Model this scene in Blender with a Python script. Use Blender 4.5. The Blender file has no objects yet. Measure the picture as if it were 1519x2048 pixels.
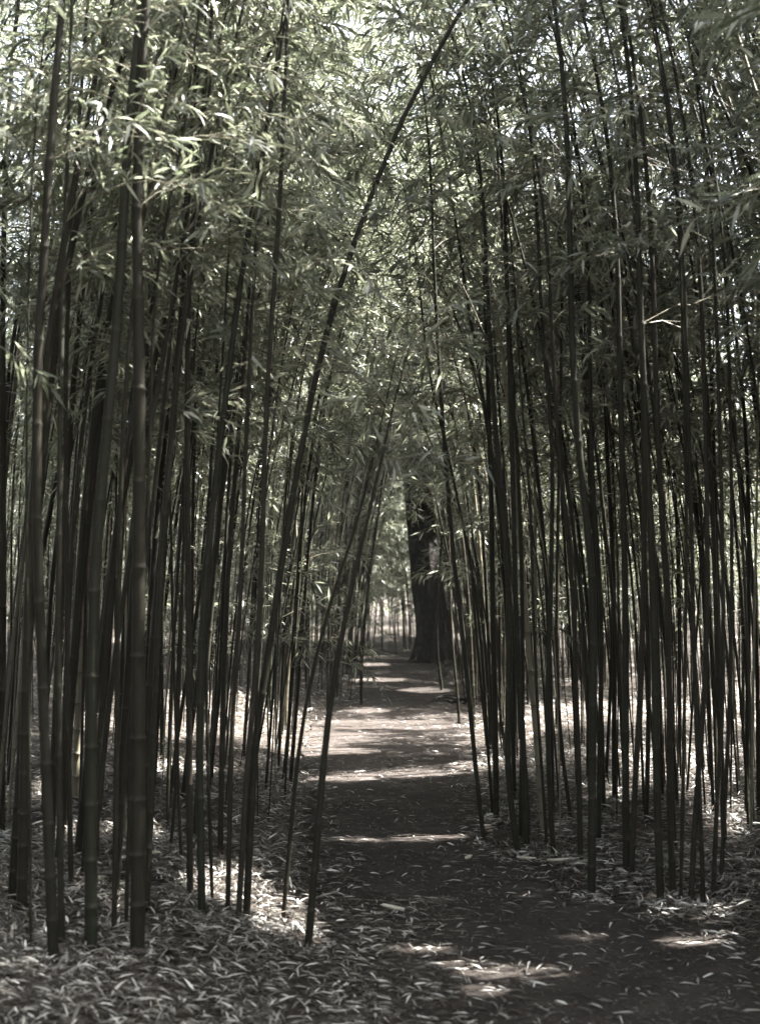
import bpy, math, random
import numpy as np
from mathutils import Vector

# ------------------------------------------------------------------ camera, sky, sun, exposure
SC = bpy.context.scene
COL = SC.collection
W, H, F = 1519.0, 2048.0, 2400.0          # size of the plate and focal length in its own units
CX, HY, CAMZ = 759.5, 1160.0, 1.5         # principal column, horizon row, eye height

cd = bpy.data.cameras.new("camera")
cam = bpy.data.objects.new("camera", cd)
COL.objects.link(cam)
cam.location = (0, 0, CAMZ)
cam.rotation_euler = (math.radians(90), 0, 0)
cd.sensor_fit = 'VERTICAL'
cd.sensor_height = 36.0
cd.sensor_width = 36.0 * W / H
cd.lens = 36.0 * F / H
cd.shift_y = (HY - H / 2) / H
cd.clip_end = 500
cd.clip_start = 0.05
cd.dof.use_dof = True
cd.dof.focus_distance = 7.8
cd.dof.aperture_fstop = 2.5
SC.camera = cam

SUN_EL, SUN_AZ = math.radians(57), math.radians(76)      # azimuth clockwise from the view direction
SDIR = np.array([math.sin(SUN_AZ) * math.cos(SUN_EL), math.cos(SUN_AZ) * math.cos(SUN_EL), math.sin(SUN_EL)])

world = bpy.data.worlds.new("World")
SC.world = world
world.use_nodes = True
wn = world.node_tree
wn.nodes.clear()
sky = wn.nodes.new("ShaderNodeTexSky")
sky.sky_type = 'NISHITA'
sky.sun_disc = False
sky.sun_elevation = SUN_EL
sky.sun_rotation = SUN_AZ
sky.dust_density = 4.0
sky.air_density = 1.0
hs = wn.nodes.new("ShaderNodeHueSaturation")
hs.inputs['Saturation'].default_value = 0.45
bg = wn.nodes.new("ShaderNodeBackground")
bg.inputs[1].default_value = 0.05
wo = wn.nodes.new("ShaderNodeOutputWorld")
wn.links.new(sky.outputs[0], hs.inputs['Color'])
wn.links.new(hs.outputs[0], bg.inputs[0])
wn.links.new(bg.outputs[0], wo.inputs[0])

sl = bpy.data.lights.new("sun", 'SUN')
sl.energy = 5.0
sl.angle = math.radians(0.55)
sl.color = (1.0, 0.98, 0.945)
sun = bpy.data.objects.new("sun", sl)
COL.objects.link(sun)
sun.rotation_euler = Vector(SDIR).to_track_quat('Z', 'Y').to_euler()

SC.view_settings.view_transform = 'Standard'
SC.view_settings.look = 'None'
SC.view_settings.gamma = 1
SC.view_settings.exposure = 4.25
SC.render.engine = 'CYCLES'
cy = SC.cycles
cy.use_denoising = True
cy.max_bounces = 5
cy.diffuse_bounces = 3
cy.glossy_bounces = 2
cy.transmission_bounces = 4
cy.caustics_reflective = False
cy.caustics_refractive = False
cy.sample_clamp_indirect = 6.0

rng = np.random.default_rng(11)
R = rng.uniform

# ------------------------------------------------------------------ materials
def new_mat(name):
    m = bpy.data.materials.new(name)
    m.use_nodes = True
    nt = m.node_tree
    nt.nodes.clear()
    out = nt.nodes.new("ShaderNodeOutputMaterial")
    return m, nt, out

def ramp(nt, fac, stops):
    r = nt.nodes.new("ShaderNodeValToRGB")
    el = r.color_ramp.elements
    while len(el) < len(stops):
        el.new(0.5)
    for e, (p, c) in zip(el, stops):
        e.position = p
        e.color = (*c, 1)
    nt.links.new(fac, r.inputs[0])
    return r.outputs[0]

def noise(nt, scale, detail=4, coord=None, rough=0.6):
    n = nt.nodes.new("ShaderNodeTexNoise")
    n.inputs['Scale'].default_value = scale
    n.inputs['Detail'].default_value = detail
    n.inputs['Roughness'].default_value = rough
    if coord is not None:
        nt.links.new(coord, n.inputs['Vector'])
    return n.outputs['Fac']

def mix(nt, fac, a, b, mode='MIX'):
    m = nt.nodes.new("ShaderNodeMix")
    m.data_type = 'RGBA'
    m.blend_type = mode
    for s, v in ((m.inputs[0], fac), (m.inputs[6], a), (m.inputs[7], b)):
        if hasattr(v, 'node'):
            nt.links.new(v, s)
        elif isinstance(v, (int, float)):
            s.default_value = v
        else:
            s.default_value = (*v, 1)
    return m.outputs[2]

def attr(nt, name):
    a = nt.nodes.new("ShaderNodeAttribute")
    a.attribute_name = name
    return a.outputs['Fac']

def bump(nt, h, strength, dist):
    b = nt.nodes.new("ShaderNodeBump")
    b.inputs['Strength'].default_value = strength
    b.inputs['Distance'].default_value = dist
    nt.links.new(h, b.inputs['Height'])
    return b.outputs[0]

def leaf_mat(name, stops, trans=0.35, rough=0.42, tint=(1.0, 1.0, 0.86)):
    m, nt, out = new_mat(name)
    c = ramp(nt, attr(nt, "rnd"), stops)
    p = nt.nodes.new("ShaderNodeBsdfPrincipled")
    p.inputs['Roughness'].default_value = rough
    p.inputs['Specular IOR Level'].default_value = 0.5
    nt.links.new(c, p.inputs['Base Color'])
    t = nt.nodes.new("ShaderNodeBsdfTranslucent")
    nt.links.new(mix(nt, 1.0, c, tint, 'MULTIPLY'), t.inputs[0])
    ms = nt.nodes.new("ShaderNodeMixShader")
    ms.inputs[0].default_value = trans
    nt.links.new(p.outputs[0], ms.inputs[1])
    nt.links.new(t.outputs[0], ms.inputs[2])
    nt.links.new(ms.outputs[0], out.inputs[0])
    return m

M_LEAF = leaf_mat("bamboo_leaf", [(0.0, (0.052, 0.062, 0.042)), (0.42, (0.118, 0.132, 0.098)),
                                  (0.78, (0.20, 0.215, 0.165)), (1.0, (0.46, 0.46, 0.39))], 0.52, 0.33)
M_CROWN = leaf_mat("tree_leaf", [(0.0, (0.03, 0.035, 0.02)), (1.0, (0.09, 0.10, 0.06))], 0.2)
M_LITTER = leaf_mat("dry_leaf", [(0.0, (0.018, 0.014, 0.011)), (0.30, (0.045, 0.035, 0.027)), (0.52, (0.085, 0.077, 0.066)),
                                 (0.76, (0.24, 0.225, 0.20)), (1.0, (0.58, 0.56, 0.51))], 0.12, 0.5, (1, 0.9, 0.75))

def culm_mat(name="bamboo_culm", lo=0.0, hi=1.0):
    m, nt, out = new_mat(name)
    oi = nt.nodes.new("ShaderNodeObjectInfo")
    tc = nt.nodes.new("ShaderNodeTexCoord")
    mp = nt.nodes.new("ShaderNodeMapping")
    mp.inputs['Scale'].default_value = (30, 30, 2.5)
    nt.links.new(tc.outputs['Object'], mp.inputs[0])
    n = noise(nt, 1.0, 5, mp.outputs[0])
    n2 = noise(nt, 6.0, 3, tc.outputs['Object'])
    mr = nt.nodes.new("ShaderNodeMapRange")
    ad = nt.nodes.new("ShaderNodeMath"); ad.operation = 'ADD'
    nt.links.new(oi.outputs['Random'], ad.inputs[0]); nt.links.new(attr(nt, "tone"), ad.inputs[1])
    fr = nt.nodes.new("ShaderNodeMath"); fr.operation = 'FRACT'
    nt.links.new(ad.outputs[0], fr.inputs[0])
    nt.links.new(fr.outputs[0], mr.inputs[0])
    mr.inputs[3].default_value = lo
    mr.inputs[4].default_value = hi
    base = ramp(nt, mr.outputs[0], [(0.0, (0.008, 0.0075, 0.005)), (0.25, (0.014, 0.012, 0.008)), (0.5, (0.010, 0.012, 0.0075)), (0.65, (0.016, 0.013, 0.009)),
                                           (0.86, (0.018, 0.016, 0.012)), (0.93, (0.17, 0.155, 0.11))])  # palest stop stands in for sunlit stems
    c = mix(nt, n, mix(nt, 0.55, base, (0.03, 0.028, 0.02)), base)
    c = mix(nt, ramp(nt, n2, [(0.5, (0, 0, 0)), (0.75, (0.5, 0.5, 0.5))]), c, (0.03, 0.028, 0.022))
    nd = attr(nt, "node")
    c = mix(nt, nd, c, (0.028, 0.026, 0.02))
    p = nt.nodes.new("ShaderNodeBsdfPrincipled")
    p.inputs['Roughness'].default_value = 0.55
    p.inputs['Specular IOR Level'].default_value = 0.07
    nt.links.new(c, p.inputs['Base Color'])
    nt.links.new(bump(nt, n, 0.3, 0.002), p.inputs['Normal'])
    nt.links.new(p.outputs[0], out.inputs[0])
    return m
M_CULM = culm_mat()
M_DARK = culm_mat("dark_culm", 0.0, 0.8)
M_SUN_TINT = culm_mat("sun_tinted_culm", 0.92, 1.0)  # paler copy: sunlight on these stems is put into their colour

def simple_mat(name, stops, scale, rough=0.9, bs=0.5, bd=0.01, det=6):
    m, nt, out = new_mat(name)
    tc = nt.nodes.new("ShaderNodeTexCoord")
    n = noise(nt, scale, det, tc.outputs['Object'])
    c = ramp(nt, n, stops)
    p = nt.nodes.new("ShaderNodeBsdfPrincipled")
    p.inputs['Roughness'].default_value = rough
    p.inputs['Specular IOR Level'].default_value = 0.2
    nt.links.new(c, p.inputs['Base Color'])
    nt.links.new(bump(nt, n, bs, bd), p.inputs['Normal'])
    nt.links.new(p.outputs[0], out.inputs[0])
    return m
M_TWIG = simple_mat("twig", [(0.3, (0.07, 0.065, 0.045)), (0.7, (0.16, 0.145, 0.10))], 20, 0.6)

def soil_mat(name, dark, mid, light, s1=3.0):
    m, nt, out = new_mat(name)
    tc = nt.nodes.new("ShaderNodeTexCoord")
    a = noise(nt, s1, 8, tc.outputs['Object'], 0.7)
    b = noise(nt, 60, 6, tc.outputs['Object'], 0.75)
    c = ramp(nt, a, [(0.3, dark), (0.52, mid), (0.75, light)])
    c = mix(nt, ramp(nt, b, [(0.35, (0, 0, 0)), (0.7, (0.8, 0.8, 0.8))]), mix(nt, 0.5, c, (0.02, 0.015, 0.012)), c)
    v = nt.nodes.new("ShaderNodeTexVoronoi")
    v.inputs['Scale'].default_value = 90
    nt.links.new(tc.outputs['Object'], v.inputs['Vector'])
    c = mix(nt, ramp(nt, v.outputs['Distance'], [(0.10, (0.6, 0.6, 0.6)), (0.2, (0, 0, 0))]), c, (0.12, 0.10, 0.085))
    p = nt.nodes.new("ShaderNodeBsdfPrincipled")
    p.inputs['Roughness'].default_value = 0.92
    p.inputs['Specular IOR Level'].default_value = 0.15
    nt.links.new(c, p.inputs['Base Color'])
    nt.links.new(bump(nt, b, 0.9, 0.02), p.inputs['Normal'])
    nt.links.new(p.outputs[0], out.inputs[0])
    return m
M_PATH = soil_mat("path_soil", (0.026, 0.021, 0.0178), (0.044, 0.0365, 0.0315), (0.080, 0.068, 0.060))
M_GROUND = soil_mat("ground_soil", (0.03, 0.025, 0.020), (0.05, 0.042, 0.034), (0.09, 0.077, 0.063), 6.0)
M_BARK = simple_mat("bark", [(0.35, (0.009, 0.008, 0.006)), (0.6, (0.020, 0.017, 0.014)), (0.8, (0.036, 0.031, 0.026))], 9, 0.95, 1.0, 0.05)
M_STONE = simple_mat("pale_stone", [(0.3, (0.40, 0.38, 0.34)), (0.7, (0.62, 0.60, 0.55))], 14, 0.8)
M_SHEATH = simple_mat("dry_sheath", [(0.3, (0.30, 0.26, 0.20)), (0.7, (0.52, 0.48, 0.40))], 25, 0.6, 0.3, 0.004)

# ------------------------------------------------------------------ mesh helpers
def mesh_obj(name, verts, faces_flat, loop_counts, mats, parent=None, attrs=None, mat_idx=None, smooth=False):
    me = bpy.data.meshes.new(name)
    nv = len(verts)
    me.vertices.add(nv)
    me.vertices.foreach_set("co", np.ascontiguousarray(verts, dtype=np.float32).ravel())
    nl = len(faces_flat)
    me.loops.add(nl)
    me.loops.foreach_set("vertex_index", np.ascontiguousarray(faces_flat, dtype=np.int32))
    nf = len(loop_counts)
    me.polygons.add(nf)
    ls = np.zeros(nf, dtype=np.int32)
    ls[1:] = np.cumsum(loop_counts)[:-1]
    me.polygons.foreach_set("loop_start", ls)
    if mat_idx is not None:
        me.polygons.foreach_set("material_index", np.ascontiguousarray(mat_idx, dtype=np.int32))
    if smooth:
        me.polygons.foreach_set("use_smooth", np.ones(nf, dtype=bool))
    for k, v in (attrs or {}).items():
        a = me.attributes.new(k, 'FLOAT', 'POINT')
        a.data.foreach_set("value", np.ascontiguousarray(v, dtype=np.float32))
    for m in mats:
        me.materials.append(m)
    me.update(calc_edges=True)
    o = bpy.data.objects.new(name, me)
    COL.objects.link(o)
    if parent is not None:
        o.parent = parent
    return o

def tubes(paths, radii, sides, node_vals=None):
    """paths: list of (n,3) arrays -> verts, flat faces, counts, node attribute"""
    V, Fc, A = [], [], []
    off = 0
    ang = np.arange(sides) * 2 * math.pi / sides
    ca, sa = np.cos(ang), np.sin(ang)
    for i, (P, r) in enumerate(zip(paths, radii)):
        n = len(P)
        T = np.gradient(P, axis=0)
        T /= np.linalg.norm(T, axis=1)[:, None] + 1e-9
        ref = np.array([0.0, 1.0, 0.0]) if abs(T[:, 1]).max() < 0.9 else np.array([1.0, 0.0, 0.0])
        U = np.cross(T, ref)
        U /= np.linalg.norm(U, axis=1)[:, None] + 1e-9
        B = np.cross(T, U)
        ring = P[:, None, :] + r[:, None, None] * (U[:, None, :] * ca[None, :, None] + B[:, None, :] * sa[None, :, None])
        V.append(ring.reshape(-1, 3))
        k = np.arange(n - 1)[:, None] * sides
        j = np.arange(sides)[None, :]
        j2 = (j + 1) % sides
        q = np.stack([k + j, k + j2, k + sides + j2, k + sides + j], axis=-1).reshape(-1, 4) + off
        Fc.append(q)
        if node_vals is not None:
            A.append(np.repeat(node_vals[i], sides))
        off += n * sides
    V = np.concatenate(V)
    Fc = np.concatenate(Fc)
    A = np.concatenate(A) if A else None
    return V, Fc.ravel(), np.full(len(Fc), 4, dtype=np.int32), A

def leaves_mesh(P, D, N, L, Wd, rnd, fine):
    """lanceolate leaves: base P, direction D, face normal N, length L, width Wd"""
    S = np.cross(D, N)
    S /= np.linalg.norm(S, axis=1)[:, None] + 1e-9
    N = np.cross(S, D)
    L_, W_ = L[:, None], Wd[:, None]
    n = len(P)
    if fine:
        a = P + D * L_ * 0.30 + N * L_ * 0.030
        b = P + D * L_ * 0.68 - N * L_ * 0.015
        v = np.stack([P, a - S * W_ * 0.5, a + S * W_ * 0.5, b - S * W_ * 0.33, b + S * W_ * 0.33,
                      P + D * L_ - N * L_ * 0.14], axis=1)
        base = (np.arange(n) * 6)[:, None]
        f = np.concatenate([base + np.array([[0, 2, 1]]), base + np.array([[1, 2, 4, 3]]), base + np.array([[3, 4, 5]])], axis=1).ravel()
        cnt = np.tile(np.array([3, 4, 3], dtype=np.int32), n)
        return v.reshape(-1, 3), f, cnt, np.repeat(rnd, 6)
    a = P + D * L_ * 0.42
    v = np.stack([P, a + S * W_ * 0.5, P + D * L_ - N * L_ * 0.10, a - S * W_ * 0.5], axis=1)
    base = (np.arange(n) * 4)[:, None]
    f = np.concatenate([base + np.array([[0, 1, 3]]), base + np.array([[1, 2, 3]])], axis=1).ravel()
    return v.reshape(-1, 3), f, np.full(2 * n, 3, dtype=np.int32), np.repeat(rnd, 4)

def join(parts):
    V, Fc, C, A, off = [], [], [], [], 0
    for v, f, c, a in parts:
        V.append(v); Fc.append(f + off); C.append(c); A.append(a)
        off += len(v)
    return np.concatenate(V), np.concatenate(Fc), np.concatenate(C), np.concatenate(A)

def unit(v):
    return v / (np.linalg.norm(v, axis=-1, keepdims=True) + 1e-9)

def empty(name, loc, label, cat, group=None):
    o = bpy.data.objects.new(name, None)
    o.empty_display_size = 0.2
    COL.objects.link(o)
    o.location = loc
    o['label'] = label
    o['category'] = cat
    if group:
        o['group'] = group
    return o

# ------------------------------------------------------------------ the lie of the land
# path edges: depth -> x of left and right edge (metres)
_pe = [(2048, 600, 1750), (1960, 610, 1600), (1880, 640, 1440), (1800, 640, 1200), (1740, 625, 1060), (1680, 625, 985), (1600, 630, 955),
       (1530, 610, 945), (1470, 610, 930), (1430, 660, 925), (1400, 712, 912), (1350, 722, 885), (1325, 690, 850), (1310, 680, 845)]
_pd = np.array([CAMZ * F / (y - HY) for y, _, _ in _pe])
_pl = np.array([(a - CX) / F for _, a, _ in _pe]) * _pd
_pr = np.array([(b - CX) / F for _, _, b in _pe]) * _pd

def wob(x, y, s=0.0):
    return (np.sin(x * 3.1 + y * 1.3 + s) + np.sin(x * 1.7 - y * 2.9 + 1.3 + s) + 0.6 * np.sin(x * 7.3 + y * 5.9 + s) + 0.4 * np.sin(y * 11.0 - x * 9.0 + s)) / 3.0

def ground_z(x, y):
    x = np.asarray(x, float); y = np.asarray(y, float)
    l = np.interp(y, _pd, _pl); r = np.interp(y, _pd, _pr)
    dl = np.clip(l - x, 0, 3); dr = np.clip(x - r, 0, 3)
    z = 0.17 * (1 - np.exp(-(dl / 0.7) ** 1.5)) + 0.07 * (1 - np.exp(-(dr / 0.5) ** 1.5))
    z = z + 0.012 * wob(x, y) * (1 + np.clip(dl + dr, 0, 1))
    z = z + 0.28 * np.exp(-((x - 0.35) / 1.3) ** 2 - ((y - 27.5) / 1.6) ** 2)      # low mound where the path ends
    return z

def on_ground(px, py):
    d = CAMZ * F / (py - HY)
    for _ in range(12):
        x = (px - CX) * d / F
        d = (CAMZ - float(ground_z(x, d))) * F / (py - HY)
    return (px - CX) * d / F, d

# gaps in the canopy through which the sun reaches the ground (centre, half-size on the ground, seen rows/columns)
_gap = [(440, 1455, 230, 30), (200, 1470, 80, 18), (420, 1790, 70, 30), (560, 1840, 80, 26), (560, 1466, 190, 18), (770, 1440, 150, 9), (400, 1425, 170, 22), (620, 1492, 130, 8), (320, 1480, 60, 30),
        (450, 1765, 75, 32), (545, 1805, 90, 34), (620, 1845, 50, 30), (215, 1840, 36, 26), (70, 1625, 36, 40), (250, 1690, 70, 22),
        (870, 1659, 85, 9), (720, 1664, 60, 6), (820, 1535, 130, 7), (690, 1545, 80, 5), (850, 1877, 90, 9), (1050, 1925, 150, 11), (930, 1905, 80, 8),
        (980, 1958, 55, 14), (1170, 1852, 60, 10), (1400, 1860, 90, 16), (1330, 1800, 40, 16), (1440, 1810, 50, 20),
        (1400, 1560, 60, 75), (1450, 1640, 50, 50), (1230, 1425, 180, 20), (1300, 1540, 60, 40), (1440, 1400, 60, 40), (1010, 1460, 90, 25), (960, 1520, 60, 10), (985, 1634, 14, 10),
        (742, 1324, 42, 4), (850, 1373, 50, 5), (760, 1352, 60, 4), (740, 1412, 40, 5), (1210, 1590, 60, 22), (340, 1560, 70, 16), (120, 1710, 60, 22)]
_gap = np.array(_gap, float)

def sun_gap(P, soft=0.22):
    """True where a point would shade one of the sunlit patches"""
    t = (P[:, 2] - 0.06) / SDIR[2]
    qx = P[:, 0] - SDIR[0] * t
    qy = P[:, 1] - SDIR[1] * t
    ok = (qy > 2.5) & (P[:, 2] > 0.3)
    qy = np.maximum(qy, 2.5)
    px = CX + qx / qy * F
    py = HY + (CAMZ - 0.06) / qy * F
    hit = np.zeros(len(P), bool)
    j = 1.0 + 0.42 * wob(qx * 3.5, qy * 3.5) + rng.normal(0, soft, len(P))
    for cx, cyy, rx, ry in _gap:
        hit |= ((px - cx) / rx) ** 2 + ((py - cyy) / ry) ** 2 < j
    return hit & ok & (R(0, 1, len(P)) < 0.985)

# ground sheet
def grid_sheet(name, xs, ys, zf, mat, kind):
    X, Y = np.meshgrid(xs, ys)
    Z = zf(X, Y)
    nx, ny = len(xs), len(ys)
    V = np.stack([X, Y, Z], -1).reshape(-1, 3)
    i = (np.arange(ny - 1)[:, None] * nx + np.arange(nx - 1)[None, :])
    q = np.stack([i, i + 1, i + nx + 1, i + nx], -1).reshape(-1, 4)
    o = mesh_obj(name, V, q.ravel(), np.full(len(q), 4), [mat], smooth=True)
    o['kind'] = kind
    return o

xs = np.concatenate([np.linspace(-220, -9, 40), np.linspace(-8.9, 8.9, 260), np.linspace(9, 220, 40)])
ys = np.concatenate([np.linspace(-150, -1, 30), np.linspace(-0.9, 30, 420), np.linspace(30.2, 250, 45)])
def far_z(X, Y):
    z = ground_z(X, Y)
    return z + 0.02 * np.clip(Y - 30, 0, None)
grid_sheet("ground", xs, ys, far_z, M_GROUND, "structure")

# path sheet, 4 mm above the ground, with a ragged edge
dd = 1.2 + 23.3 * np.linspace(0, 1, 900) ** 1.4
tt = np.linspace(0, 1, 110)
Lx = np.interp(dd, _pd[::1], _pl) - 0.02 + 0.05 * wob(dd * 2, dd * 3)
Rx = np.interp(dd, _pd, _pr) + 0.02 + 0.05 * wob(dd * 3, dd * 2, 2.0)
X = Lx[:, None] * (1 - tt) + Rx[:, None] * tt
Y = np.repeat(dd[:, None], len(tt), 1)
Z = ground_z(X, Y) + 0.008 + 0.006 * (1 + wob(X * 4, Y * 4)) * (0.5 + 0.5 * wob(X * 1.3, Y * 1.1, 3.0)) + 0.0035 * (1 + wob(X * 13, Y * 11, 1.0))
# follow the coarse ground sheet closely
V = np.stack([X, Y, Z], -1).reshape(-1, 3)
i = (np.arange(len(dd) - 1)[:, None] * len(tt) + np.arange(len(tt) - 1)[None, :])
q = np.stack([i, i + 1, i + len(tt) + 1, i + len(tt)], -1).reshape(-1, 4)
po = mesh_obj("path", V, q.ravel(), np.full(len(q), 4), [M_PATH], smooth=True)
po['kind'] = 'structure'

# ------------------------------------------------------------------ leaf litter
def litter():
    P_, rn = [], []
    zones = [(3.3, 6.5, 3.0, 5200), (6.5, 10, 4.0, 3000), (10, 15, 5.5, 1200), (15, 20, 7, 450), (20, 31, 9, 200)]
    parts = []
    for y0, y1, hw, dens in zones:
        n = int((y1 - y0) * 2 * hw * dens)
        x = R(-hw, hw, n); y = R(y0, y1, n)
        l = np.interp(y, _pd, _pl); r = np.interp(y, _pd, _pr)
        inside = np.minimum(x - l, r - x)                      # >0 on the path
        e = 0.16 + 0.10 * wob(x, y)
        prob = np.where(inside > e, 0.085, np.where(inside > -0.08, 0.28, 0.85))
        prob = prob * (0.80 + 0.5 * wob(x * 2.3, y * 2.3, 4.0))
        near = (y < 5.6) & (x < 0.55) & (inside > 0)           # leaves spread on the path close to the viewer
        prob = np.where(near, np.clip(0.65 - np.abs(x + 0.25) * 0.8, 0.10, 0.5), prob)
        keep = R(0, 1, n) < prob
        x, y, inside = x[keep], y[keep], inside[keep]
        n = len(x)
        th = R(0, 2 * math.pi, n)
        # leaves tend to lie across the slope near the path edge
        al = R(0, 1, n) < 0.4
        th = np.where(al, rng.normal(-0.45, 0.45, n) + np.pi * (R(0, 1, n) < 0.5), th)
        tilt = np.where(inside > 0, rng.normal(0.03, 0.08, n), rng.normal(0.08, 0.24, n))
        D = np.stack([np.cos(th) * np.cos(tilt), np.sin(th) * np.cos(tilt), np.sin(tilt)], 1)
        N = unit(np.stack([rng.normal(0, .38, n), rng.normal(0, .38, n), np.ones(n)], 1))
        L = R(0.03, 0.082, n) * (1 + 0.25 * (y > 12)) * (1 + 0.3 * (R(0, 1, n) < 0.08))
        wd = L * R(0.075, 0.15, n)
        zz = ground_z(x, y) + np.where(inside > 0, 0.022, R(0.008, 0.05, n)) + np.abs(np.sin(tilt)) * 0.02
        P = np.stack([x, y, zz], 1)
        parts.append(leaves_mesh(P, D, N, L, wd, R(0, 1, n) ** 1.45, y1 < 11))
    # leaves heaped against the feet of the front stems
    for _, _, pts in TR:
        fx, fd = on_ground(*pts[0])
        if fd > 9.5:
            continue
        n = 110
        a_ = R(0, 6.28, n); q_ = 0.025 + np.abs(rng.normal(0, 0.07, n))
        x = fx + q_ * np.cos(a_); y = fd + q_ * np.sin(a_)
        th = a_ + 1.57 + rng.normal(0, 0.7, n); ti_ = rng.normal(0.1, 0.3, n)
        D = np.stack([np.cos(th) * np.cos(ti_), np.sin(th) * np.cos(ti_), np.sin(ti_)], 1)
        N = unit(np.stack([np.cos(a_) * 0.5 + rng.normal(0, .3, n), np.sin(a_) * 0.5 + rng.normal(0, .3, n), np.ones(n)], 1))
        L = R(0.035, 0.09, n)
        z_ = ground_z(x, y) + 0.012 + 0.05 * np.exp(-q_ / 0.06) * R(0.2, 1, n)
        parts.append(leaves_mesh(np.stack([x, y, z_], 1) - D * L[:, None] * 0.5, D, N, L, L * R(0.09, 0.2, n), R(0, 1, n), True))
    # crumbs and broken bits of leaf
    n = 70000
    y = 3.4 + 12 * R(0, 1, n) ** 1.6; x = R(-0.5, 0.5, n) * y * 0.75
    l = np.interp(y, _pd, _pl); r = np.interp(y, _pd, _pr)
    k = (R(0, 1, n) < 0.6 + 0.4 * wob(x * 3, y * 3)); x, y = x[k], y[k]; n = len(x)
    th = R(0, 6.28, n)
    D = np.stack([np.cos(th), np.sin(th), rng.normal(0, .15, n)], 1)
    N = unit(np.stack([rng.normal(0, .4, n), rng.normal(0, .4, n), np.ones(n)], 1))
    L = R(0.006, 0.030, n)
    parts.append(leaves_mesh(np.stack([x, y, ground_z(x, y) + 0.016], 1), D, N, L, L * R(0.12, 0.35, n), R(0, 0.72, n), False))
    V, f, c, a = join(parts)
    o = mesh_obj("leaf_litter", V, f, c, [M_LITTER], attrs={"rnd": a})
    o['kind'] = 'stuff'
    o['label'] = 'pale dry bamboo leaves lying thick on the banks and scattered over the path'
    o['category'] = 'leaf litter'

# ------------------------------------------------------------------ bamboo
def culm_path(x, y, z, dx, dy, height, arch, arch_az):
    """generic stem: gentle lean, then arching over towards the tip"""
    s = np.linspace(0, 1, 60)
    P = np.stack([x + dx * s * height + arch * height * math.sin(arch_az) * s ** 3.2,
                  y + dy * s * height + arch * height * math.cos(arch_az) * s ** 3.2,
                  z - 0.03 + height * s * (1 - 0.10 * arch * s * s)], 1)
    k = R(0, 6, 2)
    P[:, 0] += 0.025 * np.sin(s * 7 + k[0]) * s * 2
    P[:, 1] += 0.025 * np.sin(s * 6 + k[1]) * s * 2
    return P

def build_culm(path, r0, sides, spacing):
    """tube rings with swollen nodes; returns mesh data and the node heights"""
    seg = np.linalg.norm(np.diff(path, axis=0), axis=1)
    s = np.concatenate([[0], np.cumsum(seg)])
    T = s[-1]
    nodes = []
    t = 0.06
    while t < T - 0.1:
        nodes.append(t)
        t += spacing * (0.45 + 0.55 * min(1, t / 1.2)) * R(0.9, 1.1)
    nodes = np.array(nodes)
    rings = [0.0]; rr = [1.05]; nv = [0.0]
    for t in nodes:
        w = 0.006
        rings += [t - 0.05, t - w, t, t + w, t + 0.02]
        rr += [1.0, 1.02, 1.17, 1.0, 0.97]
        nv += [0.0, 0.25, 0.6, 0.1, 0.0]
    rings.append(T); rr.append(0.6); nv.append(0)
    rings = np.array(rings); rr = np.array(rr); nv = np.array(nv)
    o = np.argsort(rings); rings, rr, nv = rings[o], rr[o], nv[o]
    rad = r0 * rr * np.clip(1 - 0.45 * (rings / T) - 0.5 * (rings / T) ** 2.5, 0.05, 1)
    P = np.stack([np.interp(rings, s, path[:, k]) for k in range(3)], 1)
    return P, rad, nv, nodes, s, T

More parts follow.
